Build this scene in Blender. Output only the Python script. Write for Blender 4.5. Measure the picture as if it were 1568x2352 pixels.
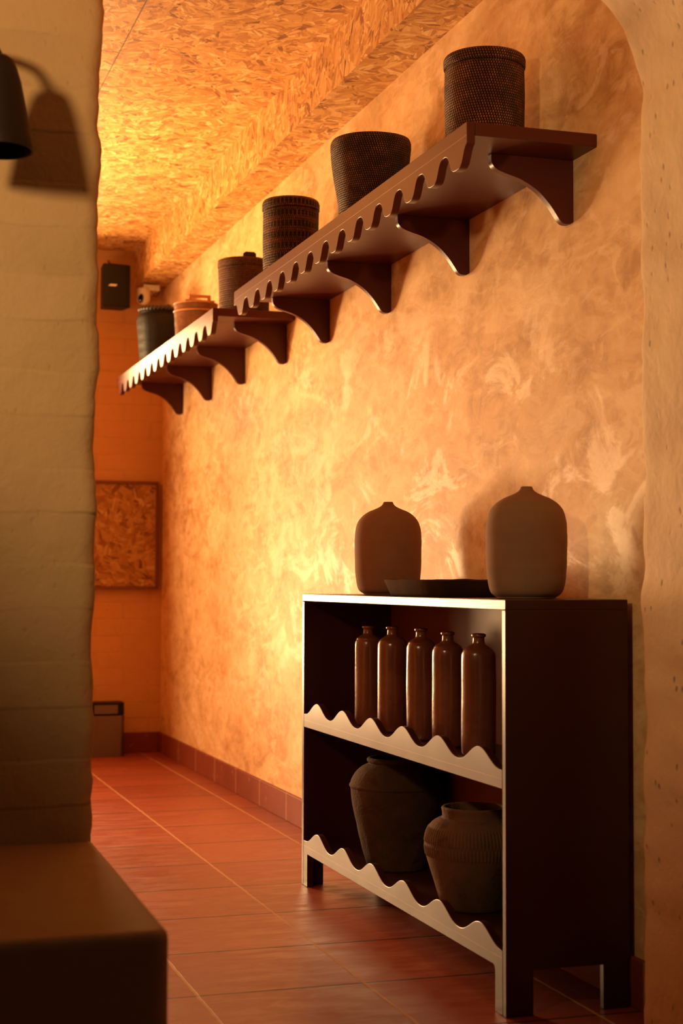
import bpy, bmesh, math, random
from mathutils import Vector, Matrix, noise
random.seed(7)
for o in list(bpy.data.objects): bpy.data.objects.remove(o)
S = bpy.context.scene; COL = S.collection; PI = math.pi

# ---------------------------------------------------------------- camera
F_PX = 3598.43
YAW, PITCH, ROLL = 0.308649892, 0.0445106939, 0.00212483972
cy, sy = math.cos(YAW), math.sin(YAW)
fwd = Vector((sy*math.cos(PITCH), cy*math.cos(PITCH), math.sin(PITCH)))
rt = Vector((cy, -sy, 0)); up = rt.cross(fwd)
c_, s_ = math.cos(ROLL), math.sin(ROLL)
rt, up = c_*rt + s_*up, -s_*rt + c_*up
cd = bpy.data.cameras.new('camera'); cam = bpy.data.objects.new('camera', cd); COL.objects.link(cam)
M = Matrix((rt, up, -fwd)).transposed().to_4x4(); M.translation = Vector((0, 0, 1.08)); cam.matrix_world = M
cd.sensor_fit = 'VERTICAL'; cd.sensor_height = 36; cd.lens = F_PX/2352*36
cd.clip_start = .05; cd.clip_end = 60
cd.dof.use_dof = True; cd.dof.focus_distance = 5.0; cd.dof.aperture_fstop = 3.5
S.camera = cam

# ---------------------------------------------------------------- light
W = bpy.data.worlds.new('world'); S.world = W; W.use_nodes = True
bg = W.node_tree.nodes['Background']; bg.inputs[0].default_value = (1, .66, .36, 1); bg.inputs[1].default_value = .022

def area(name, loc, direction, sx, sy_, power, color, spread=PI):
    l = bpy.data.lights.new(name, 'AREA'); l.shape = 'RECTANGLE'; l.size = sx; l.size_y = sy_
    l.energy = power; l.color = color; l.spread = spread
    o = bpy.data.objects.new(name, l); COL.objects.link(o); o.location = loc
    o.rotation_euler = Vector(direction).to_track_quat('-Z', 'Y').to_euler(); return o
def point(name, loc, power, color, rad):
    l = bpy.data.lights.new(name, 'POINT'); l.energy = power; l.color = color; l.shadow_soft_size = rad
    o = bpy.data.objects.new(name, l); COL.objects.link(o); o.location = loc; return o
WARM = (1, .60, .28)
area('far_area_light', (-.15, 9.5, 1.5), (.12, -1, .1), 1.25, 1.6, 118, (1, .60, .27))  # unseen soft source; the far wall behind it has no opening
l = bpy.data.lights.new('far_fill_spot', 'SPOT'); l.energy = 680; l.color = (1, .59, .27); l.shadow_soft_size = .26; l.spot_size = math.radians(74); l.spot_blend = 1  # unseen spot, added to brighten the vases and the wall down the room
o = bpy.data.objects.new('far_fill_spot', l); COL.objects.link(o); o.location = (.08, 9.35, .82)
o.rotation_euler = (Vector((1.75, 4.6, 1.34))-Vector(o.location)).to_track_quat('-Z', 'Y').to_euler()
area('far_lamp_light', (1.14, 9.5, 2.42), (-.15, -1, .15), .42, .45, 24, (1, .62, .27))
area('uplight', (.55, 7.7, 2.15), (.2, -.30, 1), .7, .7, 52, (1, .56, .19))
l = bpy.data.lights.new('front_spot_light', 'SPOT'); l.energy = 104; l.color = (1, .65, .32); l.shadow_soft_size = .09; l.spot_size = math.radians(96); l.spot_blend = .62
o = bpy.data.objects.new('front_spot_light', l); COL.objects.link(o); o.location = (-.54, 1.90, 2.12)
o.rotation_euler = (Vector((1.16, 3.50, 2.38))-Vector(o.location)).to_track_quat('-Z', 'Y').to_euler()
S.view_settings.view_transform = 'Standard'; S.view_settings.look = 'None'
S.view_settings.exposure = 0.0; S.view_settings.gamma = 1; S.view_settings.use_curve_mapping = False

# ---------------------------------------------------------------- node helpers
class N:
    def __init__(s, name):
        s.m = bpy.data.materials.new(name); s.m.use_nodes = True; s.t = s.m.node_tree
        s.b = s.t.nodes['Principled BSDF']
    def n(s, typ, **kw):
        nd = s.t.nodes.new(typ)
        for k, v in kw.items(): setattr(nd, k, v)
        return nd
    def put(s, sock, v):
        if isinstance(v, bpy.types.NodeSocket): s.t.links.new(v, sock)
        elif v is not None:
            if isinstance(v, (tuple, list)) and len(v) == 3 and sock.type == 'RGBA': v = (*v, 1)
            sock.default_value = v
    def math(s, op, a, b=None, c=None, clamp=False):
        nd = s.n('ShaderNodeMath', operation=op, use_clamp=clamp)
        for i, v in enumerate((a, b, c)):
            if v is not None: s.put(nd.inputs[i], v)
        return nd.outputs[0]
    def coord(s, out='Object'): return s.n('ShaderNodeTexCoord').outputs[out]
    def sep(s, v):
        nd = s.n('ShaderNodeSeparateXYZ'); s.put(nd.inputs[0], v); return nd.outputs
    def comb(s, x=0, y=0, z=0):
        nd = s.n('ShaderNodeCombineXYZ')
        for i, v in enumerate((x, y, z)): s.put(nd.inputs[i], v)
        return nd.outputs[0]
    def mapping(s, v, scale=(1, 1, 1), rot=(0, 0, 0), loc=(0, 0, 0)):
        nd = s.n('ShaderNodeMapping'); s.put(nd.inputs[0], v)
        nd.inputs['Scale'].default_value = scale; nd.inputs['Rotation'].default_value = rot; nd.inputs['Location'].default_value = loc
        return nd.outputs[0]
    def noise(s, v, scale, detail=4, rough=.55, dist=0, out=0):
        nd = s.n('ShaderNodeTexNoise'); s.put(nd.inputs['Vector'], v)
        nd.inputs['Scale'].default_value = scale; nd.inputs['Detail'].default_value = detail
        nd.inputs['Roughness'].default_value = rough; nd.inputs['Distortion'].default_value = dist
        return nd.outputs[out]
    def vor(s, v, scale, feature='F1', out='Distance', rand=1):
        nd = s.n('ShaderNodeTexVoronoi', feature=feature); s.put(nd.inputs['Vector'], v)
        nd.inputs['Scale'].default_value = scale; nd.inputs['Randomness'].default_value = rand
        return nd.outputs[out]
    def ramp(s, v, stops, interp='LINEAR'):
        nd = s.n('ShaderNodeValToRGB'); s.put(nd.inputs[0], v); cr = nd.color_ramp; cr.interpolation = interp
        while len(cr.elements) < len(stops): cr.elements.new(.5)
        for e, (p, c) in zip(cr.elements, stops):
            e.position = p; e.color = (*c, 1) if isinstance(c, tuple) else (c, c, c, 1)
        return nd.outputs[0]
    def rng(s, v, a, b, c=0., d=1.):
        nd = s.n('ShaderNodeMapRange', interpolation_type='SMOOTHSTEP'); s.put(nd.inputs[0], v)
        for i, x in enumerate((a, b, c, d)): s.put(nd.inputs[i+1], x)
        return nd.outputs[0]
    def mix(s, f, a, b, blend='MIX'):
        nd = s.n('ShaderNodeMix', data_type='RGBA', blend_type=blend)
        s.put(nd.inputs[0], f); s.put(nd.inputs[6], a); s.put(nd.inputs[7], b); return nd.outputs[2]
    def bump(s, h, strength, dist=.01, normal=None):
        nd = s.n('ShaderNodeBump'); s.put(nd.inputs['Height'], h)
        nd.inputs['Strength'].default_value = strength; nd.inputs['Distance'].default_value = dist
        if normal is not None: s.put(nd.inputs['Normal'], normal)
        return nd.outputs[0]
    def out(s, col=None, rough=None, normal=None, spec=None, metal=None, coat=None, coat_rough=None):
        b = s.b.inputs
        s.put(b['Base Color'], col); s.put(b['Roughness'], rough); s.put(b['Normal'], normal)
        s.put(b['Specular IOR Level'], spec); s.put(b['Metallic'], metal); s.put(b['Coat Weight'], coat); s.put(b['Coat Roughness'], coat_rough)
        return s.m

def m_plaster():
    k = N('trowelled_plaster'); co = k.coord()
    p1 = k.noise(k.mapping(co, (1, .6, 1.15)), 3.9, 6, .64, .8)
    p2 = k.noise(k.mapping(co, (1, .6, 1.1)), 11, 5, .65, 1.3)
    p3 = k.noise(k.mapping(co, (1, 1.4, .6)), 34, 4, .6, .4)
    patch = k.math('ADD', k.math('MULTIPLY', p1, .62), k.math('MULTIPLY', p2, .38))
    col = k.ramp(patch, [(.39, (.50, .26, .09)), (.49, (.69, .42, .18)), (.575, (.79, .515, .25)), (.63, (.87, .62, .34))])
    col = k.mix(k.rng(p3, .35, .7, 0, .10), col, (.55, .29, .13))
    # polished trowel strokes: smooth skin beside matt scraped areas
    st = k.rng(k.noise(k.mapping(co, (1, .6, 1.05), loc=(3, 1, 5)), 4.4, 7, .66, .7), .49, .62)
    rough = k.rng(st, 0, 1, .62, .48)
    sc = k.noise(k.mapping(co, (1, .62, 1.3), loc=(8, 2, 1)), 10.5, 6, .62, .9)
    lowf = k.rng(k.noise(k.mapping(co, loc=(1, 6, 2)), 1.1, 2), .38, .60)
    col = k.mix(k.math('MULTIPLY', k.math('MULTIPLY', k.rng(sc, .50, .60), .45), k.math('ADD', .25, k.math('MULTIPLY', lowf, .75))), col, (.93, .70, .42))  # pale mottling: the wall's specular sheen painted into the colour
    sd = k.noise(k.mapping(co, (1, .55, 1.5), loc=(2, 9, 4)), 9, 5, .6, .5)
    col = k.mix(k.math('MULTIPLY', k.rng(sd, .56, .66), .5), col, (.52, .265, .085))
    col = k.mix(k.math('MULTIPLY', st, .35), col, (.86, .60, .33))  # sheen of the smooth strokes also put into the colour
    h = k.math('ADD', k.math('MULTIPLY', p1, .6), k.math('ADD', k.math('MULTIPLY', p2, .35), k.math('MULTIPLY', p3, .05)))
    h = k.math('ADD', h, k.math('MULTIPLY', st, .07))
    h = k.math('ADD', h, k.math('MULTIPLY', k.noise(co, 120, 3), .012))
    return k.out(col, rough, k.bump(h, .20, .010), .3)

def m_rough(name, c1, c2, pit=.5, brick=None, spec=.25):
    k = N(name); co = k.coord()
    n1 = k.noise(co, 3, 5, .6); n2 = k.noise(co, 16, 5, .6, .4); n3 = k.noise(co, 70, 3)
    v = k.vor(k.mapping(co, (1, 1, .6)), 33); sel = k.noise(co, 9, 2)
    pits = k.math('MULTIPLY', k.rng(v, .20, .07), k.rng(sel, .44, .54))
    col = k.mix(k.math('MULTIPLY', k.math('ADD', n1, n2), .5), c1, c2)
    col = k.mix(k.math('MULTIPLY', pits, pit), col, tuple(x*.45 for x in c1))
    h = k.math('ADD', k.math('MULTIPLY', n1, .9), k.math('ADD', k.math('MULTIPLY', n2, .35), k.math('MULTIPLY', n3, .06)))
    h = k.math('SUBTRACT', h, k.math('MULTIPLY', pits, .55*pit))
    if brick:
        x, y, z = k.sep(co); wob = k.math('MULTIPLY', k.math('SUBTRACT', k.noise(co, 4, 3), .5), .035)
        row = k.math('DIVIDE', k.math('ADD', z, wob), brick[1])
        fr = k.math('ABSOLUTE', k.math('SUBTRACT', k.math('FRACT', row), .5))
        jz = k.rng(fr, .41, .5)
        ux = k.math('ADD', k.math('DIVIDE', k.math('ADD', x, wob), brick[0]), k.math('MULTIPLY', k.math('FLOOR', row), .5))
        fx = k.math('ABSOLUTE', k.math('SUBTRACT', k.math('FRACT', ux), .5))
        jx = k.rng(fx, .45, .5)
        j = k.math('MULTIPLY', k.math('MAXIMUM', jz, jx), k.rng(k.noise(co, 2.5, 3), .35, .65, .15, 1))
        h = k.math('SUBTRACT', h, k.math('MULTIPLY', j, brick[2]))
        col = k.mix(k.math('MULTIPLY', j, .16), col, tuple(q*.4 for q in c1))
    return k.out(col, .7, k.bump(h, .55, .02), spec)

def m_osb(name, plane='XY', dark=1.0, seams=False):
    k = N(name); co = k.coord()
    if plane == 'YZ':
        x, y, z = k.sep(co); co = k.comb(y, z, x)
    elif plane == 'XZ':
        x, y, z = k.sep(co); co = k.comb(x, z, y)
    wco = k.n('ShaderNodeVectorMath', operation='ADD'); k.put(wco.inputs[0], co)
    nz = k.n('ShaderNodeVectorMath', operation='SCALE'); k.put(nz.inputs[0], k.noise(co, 7, 2, out=1)); nz.inputs[3].default_value = .03
    k.put(wco.inputs[1], nz.outputs[0]); cw = wco.outputs[0]
    val = None; hgt = None
    for i, (cs, sc, off) in enumerate([(5.5, (7, 24, 1), 0), (7.5, (8, 30, 1), 3), (11, (10, 40, 1), 7), (17, (14, 75, 1), 11)]):
        cp = k.mapping(cw, loc=(off*.37, off*.21, 0))
        vn = k.n('ShaderNodeTexVoronoi'); k.put(vn.inputs['Vector'], cp); vn.inputs['Scale'].default_value = cs
        r, g, b = k.sep(vn.outputs['Color'])
        vr = k.n('ShaderNodeVectorRotate', rotation_type='Z_AXIS'); k.put(vr.inputs['Vector'], cp)
        k.put(vr.inputs['Angle'], k.math('MULTIPLY', b, 6.28))
        mp = k.mapping(vr.outputs[0], scale=sc)
        v2 = k.n('ShaderNodeTexVoronoi'); k.put(v2.inputs['Vector'], mp); v2.inputs['Scale'].default_value = 1
        r2, g2, b2 = k.sep(v2.outputs['Color'])
        fib = k.noise(k.mapping(mp, (.5, 4, 1)), 1.3, 3)
        vi = k.math('ADD', k.math('ADD', k.math('MULTIPLY', r2, .55), k.math('MULTIPLY', r, .25)), k.math('MULTIPLY', fib, .3))
        if val is None: val, hgt = vi, g2
        else:
            msk = k.math('GREATER_THAN', k.math('ADD', k.math('MULTIPLY', g, .5), k.math('MULTIPLY', g2, .5)), .52)
            nd = k.n('ShaderNodeMix', data_type='FLOAT'); k.put(nd.inputs[0], msk); k.put(nd.inputs[2], val); k.put(nd.inputs[3], vi); val = nd.outputs[0]
            nd = k.n('ShaderNodeMix', data_type='FLOAT'); k.put(nd.inputs[0], msk); k.put(nd.inputs[2], hgt); k.put(nd.inputs[3], g2); hgt = nd.outputs[0]
    d = dark
    stops = [(.17, (.17*d, .055*d, .015*d)), (.32, (.46*d, .195*d, .05*d)), (.54, (.66*d, .33*d, .09*d)), (.74, (.80*d, .46*d, .15*d)), (.90, (.94*d, .66*d, .32*d))]
    col = k.ramp(val, stops)
    col = k.mix(k.rng(k.noise(cw, 1.3, 2), .3, .7, 0, .14), col, (.46*d, .19*d, .05*d))
    if seams:
        x, y, z = k.sep(k.coord())
        l1 = k.rng(k.math('ABSOLUTE', k.math('SUBTRACT', x, 1.025)), .004, .0015)
        side = k.math('LESS_THAN', x, 1.025)
        l2 = k.math('MULTIPLY', side, k.rng(k.math('ABSOLUTE', k.math('SUBTRACT', k.math('MODULO', k.math('SUBTRACT', y, 6.15-1.22+24.4), 2.44), -1.22)), .006, .002))
        l = k.math('MAXIMUM', l1, l2)
        col = k.mix(k.math('MULTIPLY', l, .8), col, (.07, .03, .01))
    h = k.math('ADD', k.math('MULTIPLY', hgt, .6), k.math('MULTIPLY', k.noise(k.mapping(cw, (40, 160, 40)), 1, 2), .3))
    return k.out(col, k.rng(hgt, 0, 1, .45, .62), k.bump(h, .35, .003), .3)

def m_floor():
    k = N('terracotta_floor_tiles'); co = k.coord(); x, y, z = k.sep(co)
    wob = k.math('MULTIPLY', k.math('SUBTRACT', k.noise(co, 18, 4), .5), .007)
    ty = k.math('DIVIDE', k.math('SUBTRACT', k.math('ADD', y, wob), 4.05), .4675)
    tx = k.math('DIVIDE', k.math('SUBTRACT', k.math('ADD', x, wob), 1.36), .458)
    dx = k.math('MULTIPLY', k.math('SUBTRACT', .5, k.math('ABSOLUTE', k.math('SUBTRACT', k.math('FRACT', tx), .5))), .458)
    dy = k.math('MULTIPLY', k.math('SUBTRACT', .5, k.math('ABSOLUTE', k.math('SUBTRACT', k.math('FRACT', ty), .5))), .4675)
    gx = k.rng(dx, .0060, .0028); gy = k.rng(dy, .0085, .0045)
    wn = k.n('ShaderNodeTexWhiteNoise', noise_dimensions='3D'); k.put(wn.inputs[0], k.comb(k.math('FLOOR', tx), k.math('FLOOR', ty), 0))
    n1 = k.noise(co, 2.4, 5, .6, .5); n2 = k.noise(k.mapping(co, (1, 3.2, 1)), 6, 5, .65, .6); n3 = k.noise(co, 90, 3)
    base = k.mix(wn.outputs[0], (.25, .047, .021), (.32, .068, .028))
    base = k.mix(k.rng(n1, .4, .68, 0, .55), base, (.26, .045, .022))
    base = k.mix(k.rng(n2, .58, .74, 0, .42), base, (.46, .14, .05))
    near = k.rng(k.math('MINIMUM', dx, dy), .035, .004)
    chip = k.math('MULTIPLY', k.rng(k.vor(k.mapping(co, (1, 1.6, 1)), 75), .17, .09), k.math('MULTIPLY', near, k.rng(k.noise(co, 6, 3), .5, .62)))
    col = k.mix(k.math('MULTIPLY', gy, .9), base, (.06, .018, .009))
    col = k.mix(k.math('MULTIPLY', gx, .85), col, (.50, .27, .12))
    col = k.mix(k.math('MULTIPLY', chip, .85), col, (.12, .035, .015))
    rough = k.math('ADD', k.rng(n2, .3, .75, .34, .52), k.math('MULTIPLY', gx, .12))
    h = k.math('SUBTRACT', k.math('ADD', k.math('MULTIPLY', n1, 1.1), k.math('MULTIPLY', n2, .22)), k.math('ADD', k.math('MULTIPLY', gy, .35), k.math('ADD', k.math('MULTIPLY', gx, .16), k.math('MULTIPLY', chip, .4))))
    h = k.math('ADD', h, k.math('MULTIPLY', n3, .012))
    return k.out(col, rough, k.bump(h, .40, .008), .5)

def m_skirt(name, axis=1):
    k = N(name); co = k.coord(); c = k.sep(co)[axis]
    wob = k.math('MULTIPLY', k.math('SUBTRACT', k.noise(co, 16, 3), .5), .008)
    t = k.math('DIVIDE', k.math('SUBTRACT', k.math('ADD', c, wob), 8.78 if axis == 1 else 1.71), .475)
    d = k.math('MULTIPLY', k.math('SUBTRACT', .5, k.math('ABSOLUTE', k.math('SUBTRACT', k.math('FRACT', t), .5))), .475)
    g = k.rng(d, .010, .005)
    n1 = k.noise(co, 5, 5, .6)
    col = k.mix(n1, (.17, .030, .016), (.27, .06, .026))
    col = k.mix(k.rng(k.noise(co, 22, 4), .62, .72, 0, .5), col, (.45, .22, .10))
    col = k.mix(k.math('MULTIPLY', g, .8), col, (.42, .20, .085))
    return k.out(col, .55, k.bump(k.math('SUBTRACT', n1, k.math('MULTIPLY', g, .5)), .4, .006), .2)

def m_paint(name, c, rough, spec=.5, coat=.0):
    k = N(name); co = k.coord()
    n1 = k.noise(co, 4, 3); n2 = k.noise(co, 160, 3)
    col = k.mix(n1, c, tuple(x*1.15 for x in c))
    r = k.math('ADD', rough, k.math('MULTIPLY', k.math('SUBTRACT', k.noise(co, 9, 4), .5), .08))
    return k.out(col, r, k.bump(n2, .06, .001), spec, coat=coat, coat_rough=rough)

def m_weave(name, dark, light, slope=.30, bands=None, rough=.42, tight=.5):
    k = N(name); u, v, _ = k.sep(k.coord('UV'))
    row = k.math('FLOOR', v); fv = k.math('FRACT', v)
    uu = k.math('ADD', u, k.math('MULTIPLY', row, slope)); fu = k.math('FRACT', uu)
    su = k.math('SINE', k.math('MULTIPLY', fu, PI)); sv = k.math('SINE', k.math('MULTIPLY', fv, PI))
    s = k.math('MULTIPLY', su, k.math('POWER', sv, .32))
    wn = k.n('ShaderNodeTexWhiteNoise', noise_dimensions='2D'); k.put(wn.inputs[0], k.comb(k.math('FLOOR', uu), row, 0))
    msk = k.rng(s, tight, tight+.25)
    big = k.noise(k.coord(), 14, 3)
    lc = k.mix(k.math('MULTIPLY', wn.outputs[0], .75), light, tuple(q*.42 for q in light))
    lc = k.mix(k.rng(big, .40, .62, .55, 0), lc, dark)
    if bands:
        bf = k.math('FRACT', k.math('DIVIDE', k.math('ADD', v, k.math('MULTIPLY', k.math('SUBTRACT', k.noise(k.coord(), 9, 2), .5), 1.6)), bands))
        bm = k.rng(bf, .48, .54); stake = k.rng(k.math('SINE', k.math('MULTIPLY', k.math('FRACT', k.math('MULTIPLY', u, .5)), PI)), .82, .95)
        nd = k.n('ShaderNodeMix', data_type='FLOAT'); k.put(nd.inputs[0], bm); k.put(nd.inputs[2], msk); k.put(nd.inputs[3], k.math('MULTIPLY', stake, .8)); msk = nd.outputs[0]
    col = k.mix(msk, dark, lc)
    return k.out(col, rough, k.bump(s, .9, .004), .3)

def m_clay(name, c1, c2, rough=.85, lines=0, spec=.2, speck=0, bumpy=.3, bscale=60):
    k = N(name); co = k.coord()
    n1 = k.noise(co, 5, 5, .6); n2 = k.noise(co, bscale, 4, .65)
    col = k.mix(k.rng(n1, .35, .65), c1, c2)
    if speck:
        sp = k.rng(k.noise(co, 13, 4, .7), .56, .68); col = k.mix(k.math('MULTIPLY', sp, speck), col, tuple(q*.4 for q in c1))
        sp = k.rng(k.vor(co, 24), .10, .05); col = k.mix(k.math('MULTIPLY', sp, speck*.7), col, tuple(q*.3 for q in c1))
    h = n2
    if lines:
        ln = k.noise(k.mapping(co, (.6, .6, 70)), 1.5, 4, .6)
        h = k.math('ADD', k.math('MULTIPLY', n2, .45), k.math('MULTIPLY', ln, .35))
        col = k.mix(k.rng(ln, .45, .8, 0, lines*.5), col, tuple(q*.62 for q in c1))
    return k.out(col, rough, k.bump(h, bumpy, .003), spec)

MAT = dict(
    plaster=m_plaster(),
    pier=m_rough('rough_limewash', (.60, .375, .165), (.68, .44, .205), .12, (50, .112, .30)),
    jamb=m_rough('pitted_limewash', (.66, .45, .25), (.76, .54, .32), .8),
    brick=m_rough('painted_brick', (.54, .28, .11), (.66, .38, .17), .2, (.34, .105, .17)),
    bench=m_rough('polished_cement', (.46, .25, .11), (.54, .31, .14), .1, spec=.35),
    side=m_rough('side_plaster', (.60, .38, .2), (.7, .46, .26), .2),
    osb=m_osb('strand_board_ceiling', 'XY', 1, True), osb_face=m_osb('strand_board_beam_face', 'YZ', .92),
    osb_panel=m_osb('strand_board_panel', 'XZ', .62), osb_under=m_osb('strand_board_underside', 'XY', .9),
    floor=m_floor(), skirt=m_skirt('skirting_tiles_right'), skirt_b=m_skirt('skirting_tiles_back', 0),
    maroon=m_paint('oxblood_paint', (.080, .015, .009), .38, .34),
    cab=m_paint('oxblood_cabinet_paint', (.034, .0068, .005), .35, .48),
    cabback=m_paint('oxblood_back_board_paint', (.15, .045, .020), .55, .15),
    edge_glint=m_paint('painted_edge_glint', (.30, .12, .06), .35),  # pale tone paints the light caught along board seams
    frame=m_paint('reddish_frame_wood', (.16, .045, .02), .4),
    black=m_paint('black_plastic', (.008, .006, .005), .5, .25), blackg=m_paint('glossy_black_plastic', (.01, .01, .01), .12),
    white=m_paint('white_plastic', (.72, .66, .56), .4), silver=m_paint('pale_badge', (.75, .68, .6), .35),
    glassw=m_paint('lens_glint', (.5, .5, .5), .1),
    cable=m_paint('grey_cable', (.05, .04, .03), .5),
    steel=N('brushed_steel').out((.20, .165, .135), .42, None, .5, 1.0),
    lampm=m_paint('dark_bronze', (.020, .009, .004), .5, .25),
    wA=m_weave('dark_rattan', (.014, .006, .004), (.46, .17, .06), rough=.5),
    wB=m_weave('blackish_rattan', (.008, .005, .003), (.32, .14, .06), rough=.5),
    wC=m_weave('banded_rattan', (.014, .007, .004), (.36, .15, .06), .3, 4.4, rough=.5, tight=.42),
    wD=m_weave('brown_rattan', (.035, .012, .006), (.28, .11, .05), .3, rough=.55, tight=.42),
    wE=m_weave('honey_rattan', (.12, .038, .012), (.36, .13, .04), .5, rough=.6, tight=.35),
    wF=m_weave('black_wicker', (.006, .005, .004), (.035, .024, .016), .5, rough=.5),
    honey=m_paint('honey_cane', (.38, .15, .05), .4), darkcane=m_paint('dark_cane', (.03, .018, .01), .4),
    vase=m_clay('matt_clay_brown', (.21, .098, .050), (.24, .115, .06), .85, .35),
    vase2=m_clay('matt_clay_grey', (.23, .125, .065), (.26, .145, .076), .85, .5),
    tray=m_clay('dark_carved_wood', (.045, .019, .007), (.075, .034, .013), .9, 0, .03),
    jar=m_clay('weathered_earthenware', (.048, .027, .015), (.08, .045, .025), .9, 0, .15, .5, .9, 90),
    jar2=m_clay('ribbed_earthenware', (.15, .075, .038), (.085, .048, .026), .85, 0, .15, .75, .6, 80),
)
def m_bottle():
    k = N('glazed_stoneware'); co = k.coord()
    n1 = k.noise(co, 6, 4); n2 = k.noise(k.mapping(co, (1, 1, .7)), 55, 3)
    col = k.mix(k.rng(n1, .35, .65), (.125, .033, .013), (.18, .052, .021))
    return k.out(col, k.rng(n1, .3, .7, .22, .34), k.bump(n2, .22, .003), .5, coat=.2, coat_rough=.25)
MAT['bottle'] = m_bottle()

# ---------------------------------------------------------------- mesh helpers
def finish(name, bm, mat, parent=None, smooth=False, bevel=None, kind=None, subsurf=0, angle=40):
    me = bpy.data.meshes.new(name); bm.to_mesh(me); bm.free(); me.materials.append(mat)
    if smooth:
        for p in me.polygons: p.use_smooth = True
        if smooth == 'auto': me.set_sharp_from_angle(angle=math.radians(angle))
    o = bpy.data.objects.new(name, me); COL.objects.link(o)
    if parent: o.parent = parent
    if bevel:
        b = o.modifiers.new('bevel', 'BEVEL'); b.width = bevel; b.segments = 2; b.limit_method = 'ANGLE'; b.angle_limit = math.radians(50)
    if kind: o['kind'] = kind
    return o
def empty(name, loc=(0, 0, 0), rz=0):
    o = bpy.data.objects.new(name, None); COL.objects.link(o); o.location = loc; o.rotation_euler = (0, 0, rz); o.empty_display_size = .05; return o
def tag(o, label, cat, group=None):
    o['label'] = label; o['category'] = cat
    if group: o['group'] = group
    return o
def box(bm, x0, x1, y0, y1, z0, z1):
    vs = [bm.verts.new(p) for p in [(x0,y0,z0),(x1,y0,z0),(x1,y1,z0),(x0,y1,z0),(x0,y0,z1),(x1,y0,z1),(x1,y1,z1),(x0,y1,z1)]]
    for f in [(0,3,2,1),(4,5,6,7),(0,1,5,4),(1,2,6,5),(2,3,7,6),(3,0,4,7)]: bm.faces.new([vs[i] for i in f])
def B(*a):
    bm = bmesh.new(); box(bm, *a); return bm
def prism(pts, axis, a, b):
    """closed outline pts (2D) extruded along axis from a to b; axis X: pts=(y,z); axis Y: pts=(x,z); axis Z: pts=(x,y)"""
    bm = bmesh.new()
    mk = {'X': lambda p, t: (t, p[0], p[1]), 'Y': lambda p, t: (p[0], t, p[1]), 'Z': lambda p, t: (p[0], p[1], t)}[axis]
    A = [bm.verts.new(mk(p, a)) for p in pts]; Bv = [bm.verts.new(mk(p, b)) for p in pts]
    bm.faces.new(A); bm.faces.new(Bv[::-1]); n = len(pts)
    for i in range(n): bm.faces.new([A[(i+1) % n], A[i], Bv[i], Bv[(i+1) % n]])
    bmesh.ops.recalc_face_normals(bm, faces=bm.faces); return bm
def catmull(P, n=6):
    out = []
    for i in range(len(P)-1):
        p0, p1, p2, p3 = P[max(i-1, 0)], P[i], P[i+1], P[min(i+2, len(P)-1)]
        for k in range(n):
            t = k/n
            out.append(tuple(.5*((2*b)+(-a+c)*t+(2*a-5*b+4*c-d)*t*t+(-a+3*b-3*c+d)*t**3) for a, b, c, d in zip(p0, p1, p2, p3)))
    out.append(P[-1]); return out
def lathe(prof, segs=64, us=1., vs=1., fn=None, sx=1., sy=1.):
    """prof: (r, z[, v]) from bottom to top; fn(theta, r, z, i) -> new r; uv in strand cells"""
    bm = bmesh.new(); uv = bm.loops.layers.uv.new('UVMap'); rings = []
    dist = [0.]
    for a, b in zip(prof, prof[1:]): dist.append(dist[-1]+math.hypot(b[0]-a[0], b[1]-a[1]))
    for i, p in enumerate(prof):
        r, z = p[0], p[1]
        if r < 1e-6: rings.append([bm.verts.new((0, 0, z))]); continue
        ring = []
        for j in range(segs):
            th = 2*PI*j/segs; rr = fn(th, r, z, dist[i]) if fn else r
            ring.append(bm.verts.new((rr*math.cos(th)*sx, rr*math.sin(th)*sy, z)))
        rings.append(ring)
    for i in range(len(rings)-1):
        a, b = rings[i], rings[i+1]; v0, v1 = dist[i]*vs, dist[i+1]*vs
        for j in range(segs):
            j2 = (j+1) % segs; u0, u1 = j/segs*us, (j+1)/segs*us
            if len(a) == 1 and len(b) == 1: continue
            if len(a) == 1: f = bm.faces.new([a[0], b[j2], b[j]]); q = [(u0, v0), (u1, v1), (u0, v1)]
            elif len(b) == 1: f = bm.faces.new([a[j], a[j2], b[0]]); q = [(u0, v0), (u1, v0), (u0, v1)]
            else: f = bm.faces.new([a[j], a[j2], b[j2], b[j]]); q = [(u0, v0), (u1, v0), (u1, v1), (u0, v1)]
            for l, c in zip(f.loops, q): l[uv].uv = c
    bmesh.ops.recalc_face_normals(bm, faces=bm.faces); return bm
def tube(pts, r, segs=10, closed=False):
    bm = bmesh.new(); rings = []; n = len(pts); pts = [Vector(p) for p in pts]
    prev = None
    for i, p in enumerate(pts):
        t = ((pts[(i+1) % n] if closed or i < n-1 else p) - (pts[i-1] if closed or i > 0 else p)).normalized()
        if prev is None: prev = t.orthogonal().normalized()
        a = (prev - t*prev.dot(t)).normalized(); prev = a; b = t.cross(a)
        rr = r[i] if isinstance(r, (list, tuple)) else r
        rings.append([bm.verts.new(p + a*math.cos(2*PI*j/segs)*rr + b*math.sin(2*PI*j/segs)*rr) for j in range(segs)])
    for i in range(n if closed else n-1):
        a, b = rings[i], rings[(i+1) % n]
        for j in range(segs): bm.faces.new([a[j], a[(j+1) % segs], b[(j+1) % segs], b[j]])
    if not closed: bm.faces.new(rings[0][::-1]); bm.faces.new(rings[-1])
    bmesh.ops.recalc_face_normals(bm, faces=bm.faces); return bm
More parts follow.
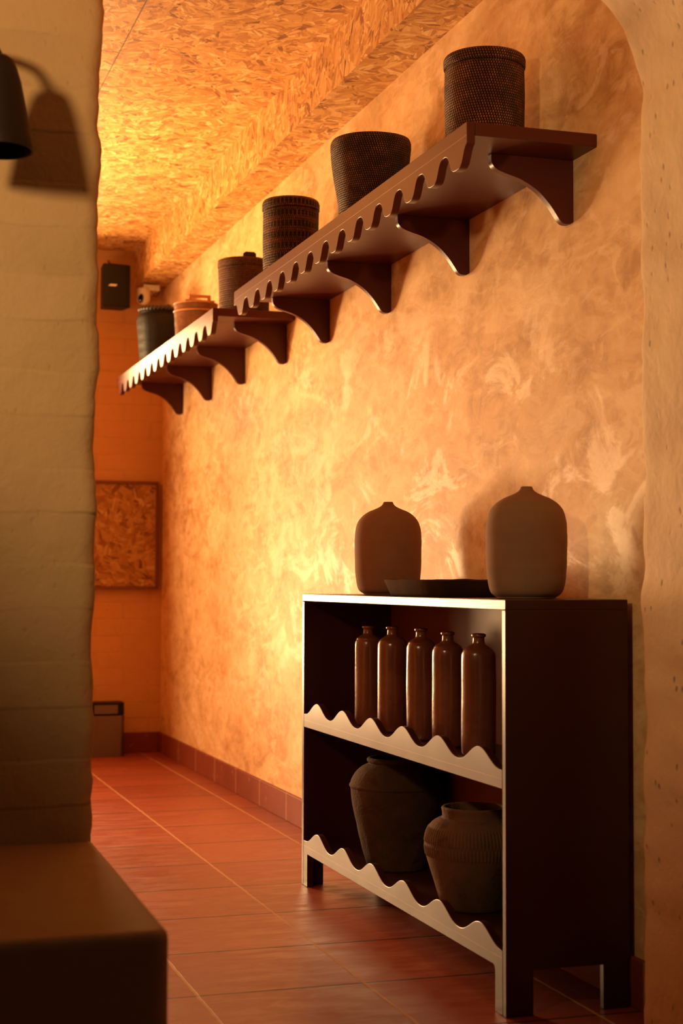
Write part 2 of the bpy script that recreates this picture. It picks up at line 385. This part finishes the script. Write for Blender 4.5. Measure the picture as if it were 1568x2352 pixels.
def dense(prof, step):
    out = []
    for a, b in zip(prof, prof[1:]):
        n = max(1, int(math.ceil(math.hypot(b[0]-a[0], b[1]-a[1])/step)))
        for k in range(n): out.append((a[0]+(b[0]-a[0])*k/n, a[1]+(b[1]-a[1])*k/n))
    out.append(prof[-1]); return out
def smoothprof(P, n=6): return [(max(p[0], 0), p[1]) for p in catmull(P, n)]

XW, YB, XL, ZC = 1.95, 9.9, -1.9, 3.19     # right wall, far wall, left wall, ceiling

# ---------------------------------------------------------------- structure
finish('floor', B(XL-.1, XW+.6, -1.2, YB+.1, -.1, 0), MAT['floor'], kind='structure')
finish('ceiling', B(XL-.1, XW+.6, 2.6, YB+.1, ZC, ZC+.1), MAT['osb'], kind='structure')
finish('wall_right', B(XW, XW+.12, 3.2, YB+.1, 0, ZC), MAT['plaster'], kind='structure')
finish('wall_back', B(XL-.1, XW, YB, YB+.12, 0, ZC), MAT['brick'], kind='structure')
finish('wall_left', B(XL-.12, XL, 2.6, YB, 0, ZC), MAT['side'], kind='structure')
# boxed strand board beam along the right wall
bm = B(1.765, XW, 3.3, YB, 2.962, ZC)
o = finish('trim_1', bm, MAT['osb_face'], kind='structure'); o.data.materials.append(MAT['osb_under'])
for p in o.data.polygons:
    if p.normal.z < -.5: p.material_index = 1
# tiled skirting with a mortar ledge on top
o = finish('baseboard_right', B(XW-.017, XW, 3.3, YB, 0, .126), MAT['skirt'], bevel=.003, kind='structure')
o = finish('baseboard_back', B(.6, XW-.017, YB-.017, YB, 0, .126), MAT['skirt_b'], bevel=.003, kind='structure')

# rough plastered pier at the near left (wall continues left)
def pier():
    bm = bmesh.new(); rows = []
    nz = 130
    for iz in range(nz+1):
        z = .47 + (ZC-.47)*iz/nz
        cour = .010*math.tanh(3*math.sin(z/.112*PI))*noise.noise(Vector((math.floor(z/.112)*3.1, 0, 2)))*1.0
        ed = .009*noise.noise(Vector((0, 5, z*6))) + .006*noise.noise(Vector((3, 1, z*22))) + cour
        lean = -.006*(1-z/3) + (.010 if z > 2.2 else 0)*min(1, (z-2.2)/.3)
        X1 = .570+ed+lean
        prof = [(XL, 3.65), (-.6, 3.65)] + [(-.1+.55*k/14, 3.65) for k in range(15)]
        R = .040 + .012*noise.noise(Vector((7, 2, z*9)))
        for k in range(7):
            a = -PI/2 + PI/2*k/6
            prof.append((X1-R+R*math.cos(a), 3.65+R+R*math.sin(a)))
        prof += [(X1, 3.85), (X1, 4.05), (XL, 4.05)]
        ring = []
        for i, (x, y) in enumerate(prof):
            d = .006*noise.noise(Vector((x*5, y*5, z*7))) if i < 24 else 0
            ring.append(bm.verts.new((x, y+d, z)))
        rows.append(ring)
    for a, b in zip(rows, rows[1:]):
        n = len(a)
        for i in range(n): bm.faces.new([a[i], a[(i+1) % n], b[(i+1) % n], b[i]])
    bm.faces.new(rows[0][::-1]); bm.faces.new(rows[-1])
    bmesh.ops.recalc_face_normals(bm, faces=bm.faces)
    return finish('wall_near_left', bm, MAT['pier'], smooth='auto', kind='structure', angle=50)
pier()

# rough arch on the right: jamb that curves over into a low header
def arch():
    crv = [(1.790, 0)] + [(1.790, z) for z in (.4, .8, 1.2, 1.6, 2.0, 2.15)] + [(1.790, 2.26), (1.778, 2.33), (1.748, 2.397), (1.700, 2.445), (1.63, 2.49), (1.52, 2.53), (1.35, 2.56), (1.1, 2.58), (.4, 2.60), (-.6, 2.60), (XL, 2.60)]
    P = []
    for a, b in zip(crv, crv[1:]):
        L = math.hypot(b[0]-a[0], b[1]-a[1]); n = max(1, int(L/.018))
        for k in range(n): P.append((a[0]+(b[0]-a[0])*k/n, a[1]+(b[1]-a[1])*k/n))
    P.append(crv[-1])
    bm = bmesh.new(); rows = []; s = 0
    y0, y1 = 2.95, 3.30
    for i, p in enumerate(P):
        a = P[max(i-1, 0)]; b = P[min(i+1, len(P)-1)]
        t = Vector((b[0]-a[0], 0, b[1]-a[1])).normalized(); nrm = Vector((-t.z, 0, t.x))   # points into the opening
        s += math.hypot(p[0]-P[max(i-1, 0)][0], p[1]-P[max(i-1, 0)][1])
        ring = []
        R = .02
        path = [(y0, -.02)] + [(y0+R-R*math.cos(q*PI/6), -R+R*math.sin(q*PI/6)) for q in range(1, 4)]
        path += [(y0+R+(y1-y0-2*R)*q/14, 0) for q in range(1, 14)]
        path += [(y1-R+R*math.sin(q*PI/8), -R+R*math.cos(q*PI/8)) for q in range(0, 5)]
        for y, d in path:
            w = .010*noise.noise(Vector((4, y*2.5, s*5.5))) + .007*noise.noise(Vector((9, y*5, s*15))) + .0015*noise.noise(Vector((1, y*40, s*40)))
            v = Vector((p[0], y, p[1])) + nrm*(d+w)
            ring.append(bm.verts.new((v.x, v.y, max(v.z, 0))))
        # outer wall faces
        ox, oz = (2.5, p[1]) if p[1] < 2.3 else (2.5 if i < len(P) and p[0] > 1.74 else p[0], ZC)
        ring.append(bm.verts.new((ox, y1, oz))); ring.append(bm.verts.new((ox, y0, oz)))
        rows.append(ring)
    for a, b in zip(rows, rows[1:]):
        n = len(a)
        for i in range(n): bm.faces.new([a[i], a[(i+1) % n], b[(i+1) % n], b[i]])
    bm.faces.new(rows[0][::-1]); bm.faces.new(rows[-1])
    bmesh.ops.recalc_face_normals(bm, faces=bm.faces)
    return finish('wall_near_right', bm, MAT['jamb'], smooth='auto', kind='structure', angle=50)
arch()

# ---------------------------------------------------------------- masonry bench
def bench():
    outline = [(XL, 2.70), (.50, 2.68)]
    R = .045; cx, cyy = .552-R, 2.68+R
    outline += [(cx+R*math.cos(a), cyy+R*math.sin(a)) for a in [(-PI/2+PI/2*k/6) for k in range(1, 7)]]
    outline += [(.556, 3.0), (.562, 3.3), (.568, 3.70), (XL, 3.70)]
    bm = prism(outline, 'Z', 0, .48)
    o = finish('masonry_bench', bm, MAT['bench'], smooth='auto', angle=35)
    b = o.modifiers.new('bevel', 'BEVEL'); b.width = .018; b.segments = 4; b.limit_method = 'ANGLE'; b.angle_limit = math.radians(60)
    tag(o, 'low tan cement bench with rounded corner, built against the rough pier at the left', 'bench')
bench()

# ---------------------------------------------------------------- wall lamp on the pier
lm = empty('wall_lamp', (.308, 3.40, 2.005))
tag(lm, 'dark metal bell-shaped wall lamp on the rough pier, cut by the left edge', 'lamp')
prof = [(.074, 0), (.075, .004), (.070, .03), (.059, .09), (.047, .15), (.038, .180), (.030, .198), (.018, .207), (.0, .209)]
inner = [(max(r-.004, 0), z-.003) for r, z in prof[1:]]
o = finish('lamp_shade', lathe(inner[::-1] + prof, 48), MAT['lampm'], lm, smooth='auto', angle=60)
o = finish('bulb', lathe(smoothprof([(0, .05), (.02, .058), (.028, .08), (.02, .11), (.013, .13), (.013, .16), (0, .165)], 4), 24), MAT['white'], lm, smooth=True)
arm = catmull([(0, 0, .204), (-.008, .01, .225), (-.015, .04, .25), (-.05, .09, .268), (-.10, .14, .258), (-.15, .17, .225), (-.17, .22, .18), (-.17, .245, .17)], 8)
finish('gooseneck', tube(arm, .009, 12), MAT['lampm'], lm, smooth=True)
o = finish('wall_plate', lathe([(0, 0), (.045, 0), (.045, .012), (.03, .02), (0, .02)], 32), MAT['lampm'], lm, smooth='auto')
o.location = (-.17, .254, .17); o.rotation_euler = (PI/2, 0, 0)

# ---------------------------------------------------------------- scalloped shelves
XF = 1.566
BR = [(1.700, 2.270), (1.699, 2.262), (1.702, 2.240), (1.716, 2.226), (1.742, 2.216), (1.79, 2.202), (1.838, 2.176), (1.872, 2.144), (1.893, 2.117), (1.908, 2.096), (1.922, 2.087), (1.94, 2.087)]
def shelf(y0, n, period, brackets, label):
    y1 = y0 + n*period
    root = empty('wall_shelf', (XW, y0, 2.305))
    def L(bm): bmesh.ops.translate(bm, verts=bm.verts, vec=(-XW, -y0, -2.305)); return bm
    finish('shelf_board', L(B(XF+.0242, XW-.001, y0, y1, 2.269, 2.305)), MAT['maroon'], root, bevel=.003)
    pts = [(y0, 2.305), (y1, 2.305)]; K = n*20
    for i in range(K, -1, -1):
        y = y0 + (y1-y0)*i/K; c = .5+.5*math.tanh(1.7*math.cos(2*PI*(y-y0+.017)/period)-.25)/math.tanh(1.45)
        pts.append((y, 2.193 + .055*min(c, 1)))
    finish('scalloped_apron', L(prism(pts, 'X', XF, XF+.024)), MAT['maroon'], root, smooth='auto', bevel=.0016)
    finish('edge_highlight', L(B(XF-.0006, XF+.0005, y0+.001, y1-.001, 2.2678, 2.2692)), MAT['edge_glint'], root)  # thin strip, painted highlight along the seam
    pr = catmull(BR, 5)
    for yb in brackets:
        bm = prism([(XW-.0005, 2.2685)] + [(x, min(z, 2.2685)) for x, z in pr[1:]] + [(XW-.0005, 2.094)], 'Y', yb-.003, yb+.021)
        finish('bracket', L(bm), MAT['maroon'], root, smooth='auto', bevel=.0018)
    tag(root, label, 'shelf', 'oxblood scalloped wall shelves')
    return root
shelf(3.822, 14, .1853, [3.972, 4.740, 5.508, 6.284], 'long oxblood wall shelf with scalloped apron, nearer one holding three dark baskets')
shelf(6.812, 14, .1834, [6.955, 7.74, 8.50, 9.27], 'farther oxblood scalloped wall shelf towards the speaker corner, holding three lidded baskets')

# ---------------------------------------------------------------- baskets
def weave_fn(ncell, rowh, slope, a, ripple=.0012, wob=0., seed=0):
    def f(th, r, z, d):
        v = d/rowh; row = math.floor(v); u = th/(2*PI)*ncell + row*slope
        return r + a*math.sin(PI*(u % 1))*math.sin(PI*(v % 1)) + ripple*math.sin(PI*(v % 1)) + wob*noise.noise(Vector((math.cos(th)*1.5+seed, math.sin(th)*1.5, z*9)))
    return f
def woven(name, prof, mat, parent, r0, strand=.0078, rowh=.0085, slope=.30, a=.0012, q=3, wob=.0, seed=0, base_r=None):
    nc = int(round(2*PI*r0/strand))
    pr = dense(prof, rowh/q)
    return finish(name, lathe(pr, nc*q, nc, 1/rowh, weave_fn(nc, rowh, slope, a, .0004, wob, seed)), mat, parent, smooth=True)
ZS = 2.3052
def basket(name, x, y, label, rz=0):
    r = empty(name, (x, y, ZS), rz); return tag(r, label, 'basket', 'woven baskets on the wall shelves')
# A: cylinder with flat lid, nearest end
A = basket('lidded_basket', 1.770, 4.184, 'brown and black woven basket with flat lid at the near end of the nearer shelf')
woven('body', [(0, .0), (.110, .0), (.1135, .006), (.1145, .10), (.1165, .22), (.1150, .298), (.1120, .303), (.108, .306), (.105, .302), (.105, .02), (0, .018)], MAT['wA'], A, .115)
lid = woven('lid', [(.106, .300), (.1125, .3065), (.1185, .3085), (.1190, .335), (.1150, .344), (.108, .347), (.06, .348), (0, .348)], MAT['wA'], A, .115)
h = finish('handle', B(-.045, .045, -.012, .012, .346, .354), MAT['darkcane'], lid, bevel=.002)
# B: open flared basket
Bk = basket('open_basket', 1.765, 5.200, 'blackish open flared basket without lid between two lidded ones on the nearer shelf')
woven('body', [(0, .0), (.100, .0), (.104, .005), (.112, .08), (.127, .20), (.139, .30), (.143, .34), (.1425, .362), (.138, .374), (.133, .372), (.134, .34), (.118, .2), (.098, .02), (0, .015)], MAT['wB'], Bk, .128, wob=.004, seed=3)
# C: banded lidded
Cb = basket('banded_basket', 1.765, 6.240, 'brown openwork banded basket with lid at the far end of the nearer shelf')
woven('body', [(0, .0), (.108, .0), (.112, .006), (.114, .10), (.1155, .24), (.115, .342), (.110, .343), (.105, .34), (.105, .02), (0, .018)], MAT['wC'], Cb, .115, rowh=.011, strand=.0085, wob=.003, seed=5)
lid = woven('lid', [(.106, .340), (.1125, .3435), (.1190, .346), (.1192, .372), (.115, .386), (.108, .391), (.06, .395), (0, .395)], MAT['wC'], Cb, .115, rowh=.011, strand=.0085)
finish('handle', B(-.02, .02, -.008, .008, .393, .399), MAT['darkcane'], lid, bevel=.002)
# D: brown lidded with knob
D = basket('lidded_basket', 1.760, 7.013, 'brown woven basket with small loop knob on its lid, nearest on the farther shelf')
woven('body', [(0, .0), (.110, .0), (.114, .006), (.117, .12), (.121, .245), (.115, .247), (.108, .24), (.108, .02), (0, .018)], MAT['wD'], D, .118, rowh=.011, strand=.0085, q=2)
lid = woven('lid', [(.108, .240), (.1235, .248), (.1235, .272), (.121, .282), (.112, .286), (.06, .291), (0, .293)], MAT['wD'], D, .118, rowh=.011, strand=.0085, q=2)
finish('knob', prism([(-.030, .286), (-.029, .303), (-.020, .311), (.020, .311), (.029, .303), (.030, .286)], 'Y', -.108, -.088), MAT['wD'], lid, bevel=.003)
# E: honey basket with bar handle
E_ = basket('handled_basket', 1.760, 8.053, 'honey-coloured woven basket with a raised bar handle on its lid')
woven('body', [(0, .0), (.098, .0), (.102, .006), (.108, .10), (.113, .195), (.108, .197), (.102, .19), (.10, .02), (0, .018)], MAT['wE'], E_, .11, rowh=.010, strand=.0085, q=2)
finish('rim_ring', tube([(math.cos(2*PI*k/48)*.1145, math.sin(2*PI*k/48)*.1145, .200) for k in range(48)], .0055, 8, True), MAT['honey'], E_, smooth=True)
lid = woven('lid', [(.104, .198), (.112, .205), (.1135, .238), (.110, .243), (.09, .246), (0, .247)], MAT['wE'], E_, .11, rowh=.010, strand=.0085, q=2)
finish('lid_ring', tube([(math.cos(2*PI*k/48)*.1135, math.sin(2*PI*k/48)*.1135, .243) for k in range(48)], .0045, 8, True), MAT['honey'], lid, smooth=True)
bm = bmesh.new(); box(bm, -.058, .058, -.099, -.083, .263, .278); box(bm, -.058, -.041, -.099, -.083, .249, .2635); box(bm, .041, .058, -.099, -.083, .249, .2635); box(bm, -.080, .080, -.102, -.080, .243, .2495)
hd = finish('handle', bm, MAT['honey'], lid, bevel=.002)
hd.location = (0, .0, .004)
# F: black jar-shaped basket
F_ = basket('black_basket', 1.760, 9.110, 'black jar-shaped wicker basket with braided lid at the far end of the shelves')
woven('body', [(0, .0)] + smoothprof([(.088, .0), (.096, .02), (.106, .12), (.116, .24), (.121, .30), (.118, .335), (.104, .358), (.098, .364), (.098, .385)], 5) + [(.092, .385), (.092, .3), (0, .28)], MAT['wF'], F_, .11, rowh=.011, strand=.009, q=2)
bm = tube([(math.cos(2*PI*k/120)*(.101+.003*math.cos(k*PI/2)), math.sin(2*PI*k/120)*(.101+.003*math.cos(k*PI/2)), .386+.003*math.sin(k*PI/2)) for k in range(120)], .013, 10, True)
lid = finish('lid', bm, MAT['darkcane'], F_, smooth=True)
finish('lid_top', lathe([(0, .398), (.09, .396), (.100, .39), (.100, .38), (0, .38)], 40, 60, 100), MAT['wF'], lid, smooth='auto')
finish('handle', tube([(.03, -.06, .398), (.055, -.04, .412), (.075, -.01, .416), (.08, .02, .398)], .008, 8), MAT['darkcane'], lid, smooth=True)

for b_, k_ in ((A, .885), (Bk, .885), (Cb, .925), (D, .915), (E_, .955), (F_, .98)): b_.scale = (1, 1, k_)

# ---------------------------------------------------------------- cabinet
CX0, CX1, CY0, CY1, CH = 1.586, 1.928, 3.622, 5.437, 1.036
cab = empty('display_cabinet', (1.757, 4.53, 0))
tag(cab, 'dark oxblood open cabinet with wavy shelf rails, standing against the plaster wall', 'cabinet')
def LC(bm): bmesh.ops.translate(bm, verts=bm.verts, vec=(-1.757, -4.53, 0)); return bm
sidep = [(CX0, 0), (CX0+.074, 0), (CX0+.074, .113), (CX1-.074, .113), (CX1-.074, 0), (CX1, 0), (CX1, CH-.0262), (CX0, CH-.0262)]
finish('side_panel', LC(prism(sidep, 'Y', CY0, CY0+.022)), MAT['cab'], cab, bevel=.002)
finish('side_panel', LC(prism(sidep, 'Y', CY1-.026, CY1)), MAT['cab'], cab, bevel=.002)
finish('top_board', LC(B(CX0, CX1, CY0, CY1, CH-.026, CH)), MAT['cab'], cab, bevel=.002)
YI0, YI1 = CY0+.0222, CY1-.0262
finish('back_panel', LC(B(CX1-.012, CX1, YI0, YI1, .116, CH-.0262)), MAT['cabback'], cab)
finish('shelf_board', LC(B(CX0+.0222, CX1-.0122, YI0, YI1, .562, .586)), MAT['cab'], cab)
finish('shelf_board', LC(B(CX0+.0222, CX1-.0122, YI0, YI1, .116, .142)), MAT['cab'], cab)
def rail(z0, lo, hi, first, period, n, legs):
    pts = [(YI0, z0), (YI1, z0)] if not legs else [(YI0, 0), (YI0+.048, 0), (YI0+.048, z0-.010), (YI0+.052, z0-.003), (YI0+.060, z0), (YI1-.046, z0), (YI1-.046, 0), (YI1, 0)]
    ya, yb = first-period/2, first-period/2+n*period
    pts.append((YI1, lo)); K = n*20
    for i in range(K, -1, -1):
        y = ya+(yb-ya)*i/K
        if YI0+.004 < y < YI1-.004:
            pts.append((y, lo+(hi-lo)*(.5-.5*math.cos(2*PI*(y-ya)/period))**1.12))
    pts.append((YI0, lo))
    return LC(prism(pts, 'X', CX0, CX0+.022))
finish('wavy_rail', rail(.561, .609, .654, 3.796, .2916, 6, False), MAT['cab'], cab, smooth='auto', bevel=.0016)
finish('wavy_rail', rail(.115, .160, .203, 3.792, .2905, 6, True), MAT['cab'], cab, smooth='auto', bevel=.0016)

finish('edge_highlight', LC(B(CX0-.0005, CX0+.0005, YI0+.002, YI1-.002, .5855, .5867)), MAT['edge_glint'], cab)  # painted highlight on the upper rail seam
finish('edge_highlight', LC(B(CX0-.0005, CX0+.0005, YI0+.002, YI1-.002, .1415, .1427)), MAT['edge_glint'], cab)  # painted highlight on the lower rail seam

# ---------------------------------------------------------------- vases and tray on the cabinet top
ZT = CH+.0004
V2 = [(0, 0), (.070, 0), (.080, .004), (.094, .014), (.1015, .032), (.106, .06), (.1085, .10), (.1093, .15), (.1085, .19), (.1055, .215), (.098, .238), (.083, .256), (.064, .269), (.045, .277), (.030, .284), (.0205, .291), (.0170, .297), (.0150, .3015)]
def vase(x, y, s, hs, mat, label, rz):
    pr = smoothprof([(r*s, z*hs) for r, z in V2], 5)
    pr = [(0, 0)] + pr[5:] + [(.012, V2[-1][1]*hs-.0005), (.010, .28*hs), (.0, .27*hs)]
    def f(th, r, z, d): return r + .0010*noise.noise(Vector((math.cos(th), math.sin(th), z*30))) + .0012*noise.noise(Vector((math.cos(th)*1.2, 5+math.sin(th), z*6)))
    o = finish('clay_vase', lathe(pr, 96, fn=f), mat, smooth=True); o.location = (x, y, ZT); o.rotation_euler = (0, 0, rz)
    tag(o, label, 'vase', 'tall clay vases on the cabinet'); return o
vase(1.757, 4.992, 1.035, 1.040, MAT['vase'], 'darker brown matt clay vase with tiny neck, farther one behind the wooden tray', 1.)
vase(1.757, 3.871, 1.0, .999, MAT['vase2'], 'lighter greyish-brown matt clay vase at the near end of the cabinet top', 0)
def tr():
    bm = bmesh.new(); n = 72
    def ring(ax, ay, z, pw, wob=0):
        out = []
        for k in range(n):
            a = 2*PI*k/n; c, s = math.cos(a), math.sin(a)
            r = (abs(c)**pw+abs(s)**pw)**(-1/pw)
            r *= 1 + wob*noise.noise(Vector((c*1.3, s*1.3, 3)))
            out.append(bm.verts.new((ax*r*c, ay*r*s, z + (.004*noise.noise(Vector((c*2, s*2, 8))) if z > .03 else 0))))
        return out
    R = [ring(.118, .232, 0, 3, .05), ring(.124, .240, .004, 3, .05), ring(.140, .262, .047, 3.2, .06), ring(.138, .260, .051, 3.2, .06), ring(.126, .246, .050, 3, .06), ring(.118, .235, .030, 3, .05), ring(.105, .215, .016, 3, .05)]
    for a, b in zip(R, R[1:]):
        for k in range(n): bm.faces.new([a[k], a[(k+1) % n], b[(k+1) % n], b[k]])
    bm.faces.new(R[0][::-1]); bm.faces.new(R[-1]); bmesh.ops.recalc_face_normals(bm, faces=bm.faces)
    return bm
o = finish('wooden_tray', tr(), MAT['tray'], smooth='auto', angle=50); o.location = (1.745, 4.46, ZT)
tag(o, 'shallow dark carved wooden tray lying between the two clay vases', 'tray')

# ---------------------------------------------------------------- stoneware bottles
BP = [(0, 0), (.042, 0), (.0465, .005), (.048, .02), (.0482, .10), (.0484, .20), (.0482, .275), (.0465, .292), (.0405, .303), (.031, .310), (.0215, .3155), (.0175, .321), (.0165, .333), (.0175, .3365), (.0205, .338), (.0212, .3415), (.0205, .345), (.0165, .3465), (.013, .345), (.012, .32), (0, .315)]
def bottle(x, y, s, hs, label, rz, lean):
    pr = [(0, 0), (.042*s, 0)] + [(r*s, z*hs) for r, z in catmull(BP[2:8], 4)] + [(r*(s if i < 3 else 1), z*hs) for i, (r, z) in enumerate(catmull(BP[7:], 4)[1:])]
    seed = random.random()*50
    def f(th, r, z, d): return r + (.0013 if r > .03 else .0004)*noise.noise(Vector((math.cos(th)*1.5+seed, math.sin(th)*1.5, z*9)))
    # square-shouldered radii follow the body smoothly
    o = finish('stoneware_bottle', lathe([(max(r, 0), z) for r, z in pr], 64, fn=f), MAT['bottle'], smooth=True)
    o.location = (x, y, .5866); o.rotation_euler = (0, lean, rz)
    tag(o, label, 'bottle', 'stoneware bottles on the middle shelf'); return o
BL = ['brown glazed stoneware bottle, farthest of the five, deepest in the cabinet shadow',
      'tall brown stoneware bottle, second from the dark far end of the row of five',
      'brown stoneware bottle in the middle of the row of five, nicked on its shoulder',
      'tall brown stoneware bottle second from the near end, with a pimpled glaze highlight',
      'tall brown stoneware bottle nearest to the cabinet side panel, backed by the lit back board']
for i, (y, s, hs) in enumerate([(5.152, .96, .985), (4.900, 1.02, 1.0), (4.626, .98, 1.005), (4.403, .985, .992), (4.166, 1.03, .998)]):
    bottle(1.740, y, s, hs, BL[i], i*1.3, [.003, -.002, .004, 0, .004][i])

# ---------------------------------------------------------------- earthenware jars
def rough_fn(amp, seed, fr=4):
    def f(th, r, z, d): return r + (amp*noise.noise(Vector((math.cos(th)*fr+seed, math.sin(th)*fr, z*fr*6))) + amp*.5*noise.noise(Vector((math.cos(th)*fr*5, math.sin(th)*fr*5+seed, z*90)))) if r > .02 else r
    return f
J1 = [(.095, 0), (.100, .006), (.108, .035), (.119, .075), (.132, .13), (.144, .185), (.1515, .225), (.1540, .253), (.1545, .262), (.158, .267), (.1585, .272), (.155, .277), (.149, .292), (.137, .312), (.120, .328), (.104, .337), (.096, .340), (.0935, .343), (.098, .346), (.101, .352), (.0985, .358), (.090, .360), (.082, .356), (.080, .345), (.088, .33), (.13, .29), (.145, .25), (.12, .12), (.09, .02)]
o = finish('tall_clay_jar', lathe([(0, 0)] + smoothprof(J1, 4) + [(0, .015)], 120, fn=rough_fn(.0014, 2)), MAT['jar'], smooth=True)
o.location = (1.7560, 4.895, .1424); tag(o, 'taller dark earthenware jar with a ridge around its shoulder, on the bottom shelf', 'jar', 'earthenware jars on the bottom shelf')
J2 = [(.090, 0), (.096, .005), (.105, .03), (.117, .07), (.131, .115), (.141, .150), (.1455, .178), (.1440, .205), (.1365, .228), (.124, .244), (.108, .254), (.097, .258), (.0945, .262), (.0945, .272), (.096, .281), (.0965, .286), (.093, .2895), (.086, .289), (.0835, .283), (.083, .268), (.09, .25), (.13, .20), (.133, .17), (.11, .08), (.085, .015)]
def ribs(th, r, z, d):
    w = 0
    if d < .47:
        n = 88
        for z0, z1, ph in ((.150, .184, 0), (.188, .236, .35)):
            if z0 < z < z1:
                e = min(1, (z-z0)/.004, (z1-z)/.004); w = max(w, e*.0022*(.5+.5*math.cos(n*th+ph*6+z*20)))
        if .184 <= z <= .188: w = .0012
    return r + w + .0008*noise.noise(Vector((math.cos(th)*4, math.sin(th)*4, z*20)))
pj = dense([(0, 0)] + smoothprof(J2, 5) + [(0, .012)], .004)
o = finish('ribbed_clay_jar', lathe(pj, 528, fn=ribs), MAT['jar2'], smooth=True)
o.location = (1.757, 4.235, .1424); tag(o, 'squat wide-mouthed earthenware jar with ribbed shoulder bands, nearer one on the bottom shelf', 'jar', 'earthenware jars on the bottom shelf')

# ---------------------------------------------------------------- far corner: speaker, camera, framed board, bin
sp = empty('wall_speaker', (1.590, 9.66, 2.775), .10)
tag(sp, 'black box loudspeaker on a wall bracket in the far upper corner', 'speaker')
pts = [(-.088, -.075), (-.05, -.084), (0, -.087), (.05, -.084), (.080, -.076), (.088, -.060), (.070, .06), (-.070, .06), (-.088, -.06)]
finish('cabinet', prism(pts, 'Z', 0, .266), MAT['black'], sp, bevel=.006)
finish('badge', prism([(-.060, .125), (-.046, .137), (-.002, .137), (-.012, .125)], 'Y', -.0895, -.0862), MAT['silver'], sp)
finish('mounting_bracket', B(-.02, .02, .0605, .236, .12, .16), MAT['black'], sp, bevel=.004)
finish('cable', tube(catmull([(.02, .225, .345), (.045, .2, .30), (.085, .15, .24), (.108, .12, .17), (.112, .1, .12), (.095, .08, .09), (.060, .062, .07)], 8), .005, 8), MAT['cable'], sp, smooth=True)
sc = empty('security_camera', (1.805, 9.72, 2.85))
tag(sc, 'white dome security camera under a bracket beside the black speaker', 'camera')
finish('housing', lathe([(0, .0)] + [(.042*math.sin(a), .042-.042*math.cos(a)) for a in [PI*k/20 for k in range(1, 11)]] + [(.042, .095), (.040, .102), (0, .102)], 40), MAT['white'], sc, smooth='auto').location = (-.018, 0, -.03)
bm = lathe([(0, 0), (.017, 0), (.016, .006), (0, .009)], 32, sx=1, sy=1.75)
o = finish('lens_window', bm, MAT['blackg'], sc, smooth='auto'); o.location = (-.040, -.0335, .004); o.rotation_euler = (PI/2+.25, .3, -.55)
o2 = finish('lens', lathe([(0, 0), (.006, 0), (.005, .004), (0, .005)], 20), MAT['glassw'], o, smooth='auto'); o2.location = (0, -.012, .007)
finish('wall_bracket', B(-.02, .082, -.022, .04, .062, .098), MAT['white'], sc, bevel=.004)
finish('wall_arm', B(.03, .07, .0405, .178, .066, .094), MAT['white'], sc, bevel=.003)
finish('cable', tube(catmull([(.035, .0, .062), (.045, .0, .035), (.065, .01, .030), (.082, .02, .05), (.08, .03, .066)], 6), .003, 8), MAT['cable'], sc, smooth=True)

fr = empty('framed_board', (1.50, 9.87, 1.03))
tag(fr, 'square strand board panel in a thin reddish wooden frame on the far wall', 'picture')
def LF(bm): bmesh.ops.translate(bm, verts=bm.verts, vec=(-1.50, -9.87, -1.03)); return bm
FX0, FX1, FZ0, FZ1 = 1.05, 1.922, 1.030, 1.716
finish('panel', LF(B(FX0+.0185, FX1-.0185, 9.868, 9.885, FZ0+.0185, FZ1-.0185)), MAT['osb_panel'], fr)
finish('frame', LF(B(FX0, FX0+.018, 9.858, 9.899, FZ0, FZ1)), MAT['frame'], fr, bevel=.002)
finish('frame', LF(B(FX1-.018, FX1, 9.858, 9.899, FZ0, FZ1)), MAT['frame'], fr, bevel=.002)
finish('frame', LF(B(FX0+.0181, FX1-.0181, 9.858, 9.899, FZ0, FZ0+.018)), MAT['frame'], fr, bevel=.002)
finish('frame', LF(B(FX0+.0181, FX1-.0181, 9.858, 9.899, FZ1-.018, FZ1)), MAT['frame'], fr, bevel=.002)

bn = empty('waste_bin', (1.578, 9.75, 0))
tag(bn, 'brushed metal waste bin with a flap standing on the floor by the far wall', 'bin')
def rrect(ax, ay, r, n=6):
    out = []
    for cx, cy2, a0 in ((ax-r, ay-r, 0), (-ax+r, ay-r, PI/2), (-ax+r, -ay+r, PI), (ax-r, -ay+r, 3*PI/2)):
        out += [(cx+r*math.cos(a0+PI/2*k/n), cy2+r*math.sin(a0+PI/2*k/n)) for k in range(n+1)]
    return out
finish('body', prism(rrect(.105, .078, .03), 'Z', .0, .252), MAT['steel'], bn, smooth='auto', bevel=.002)
hd = finish('head', prism(rrect(.105, .078, .03), 'Z', .256, .332), MAT['black'], bn, smooth='auto', bevel=.003)
finish('flap', B(-.085, .060, -.0825, -.0785, .264, .318), MAT['steel'], hd, bevel=.001)
finish('seam_band', prism(rrect(.101, .074, .03), 'Z', .2521, .2559), MAT['black'], bn)
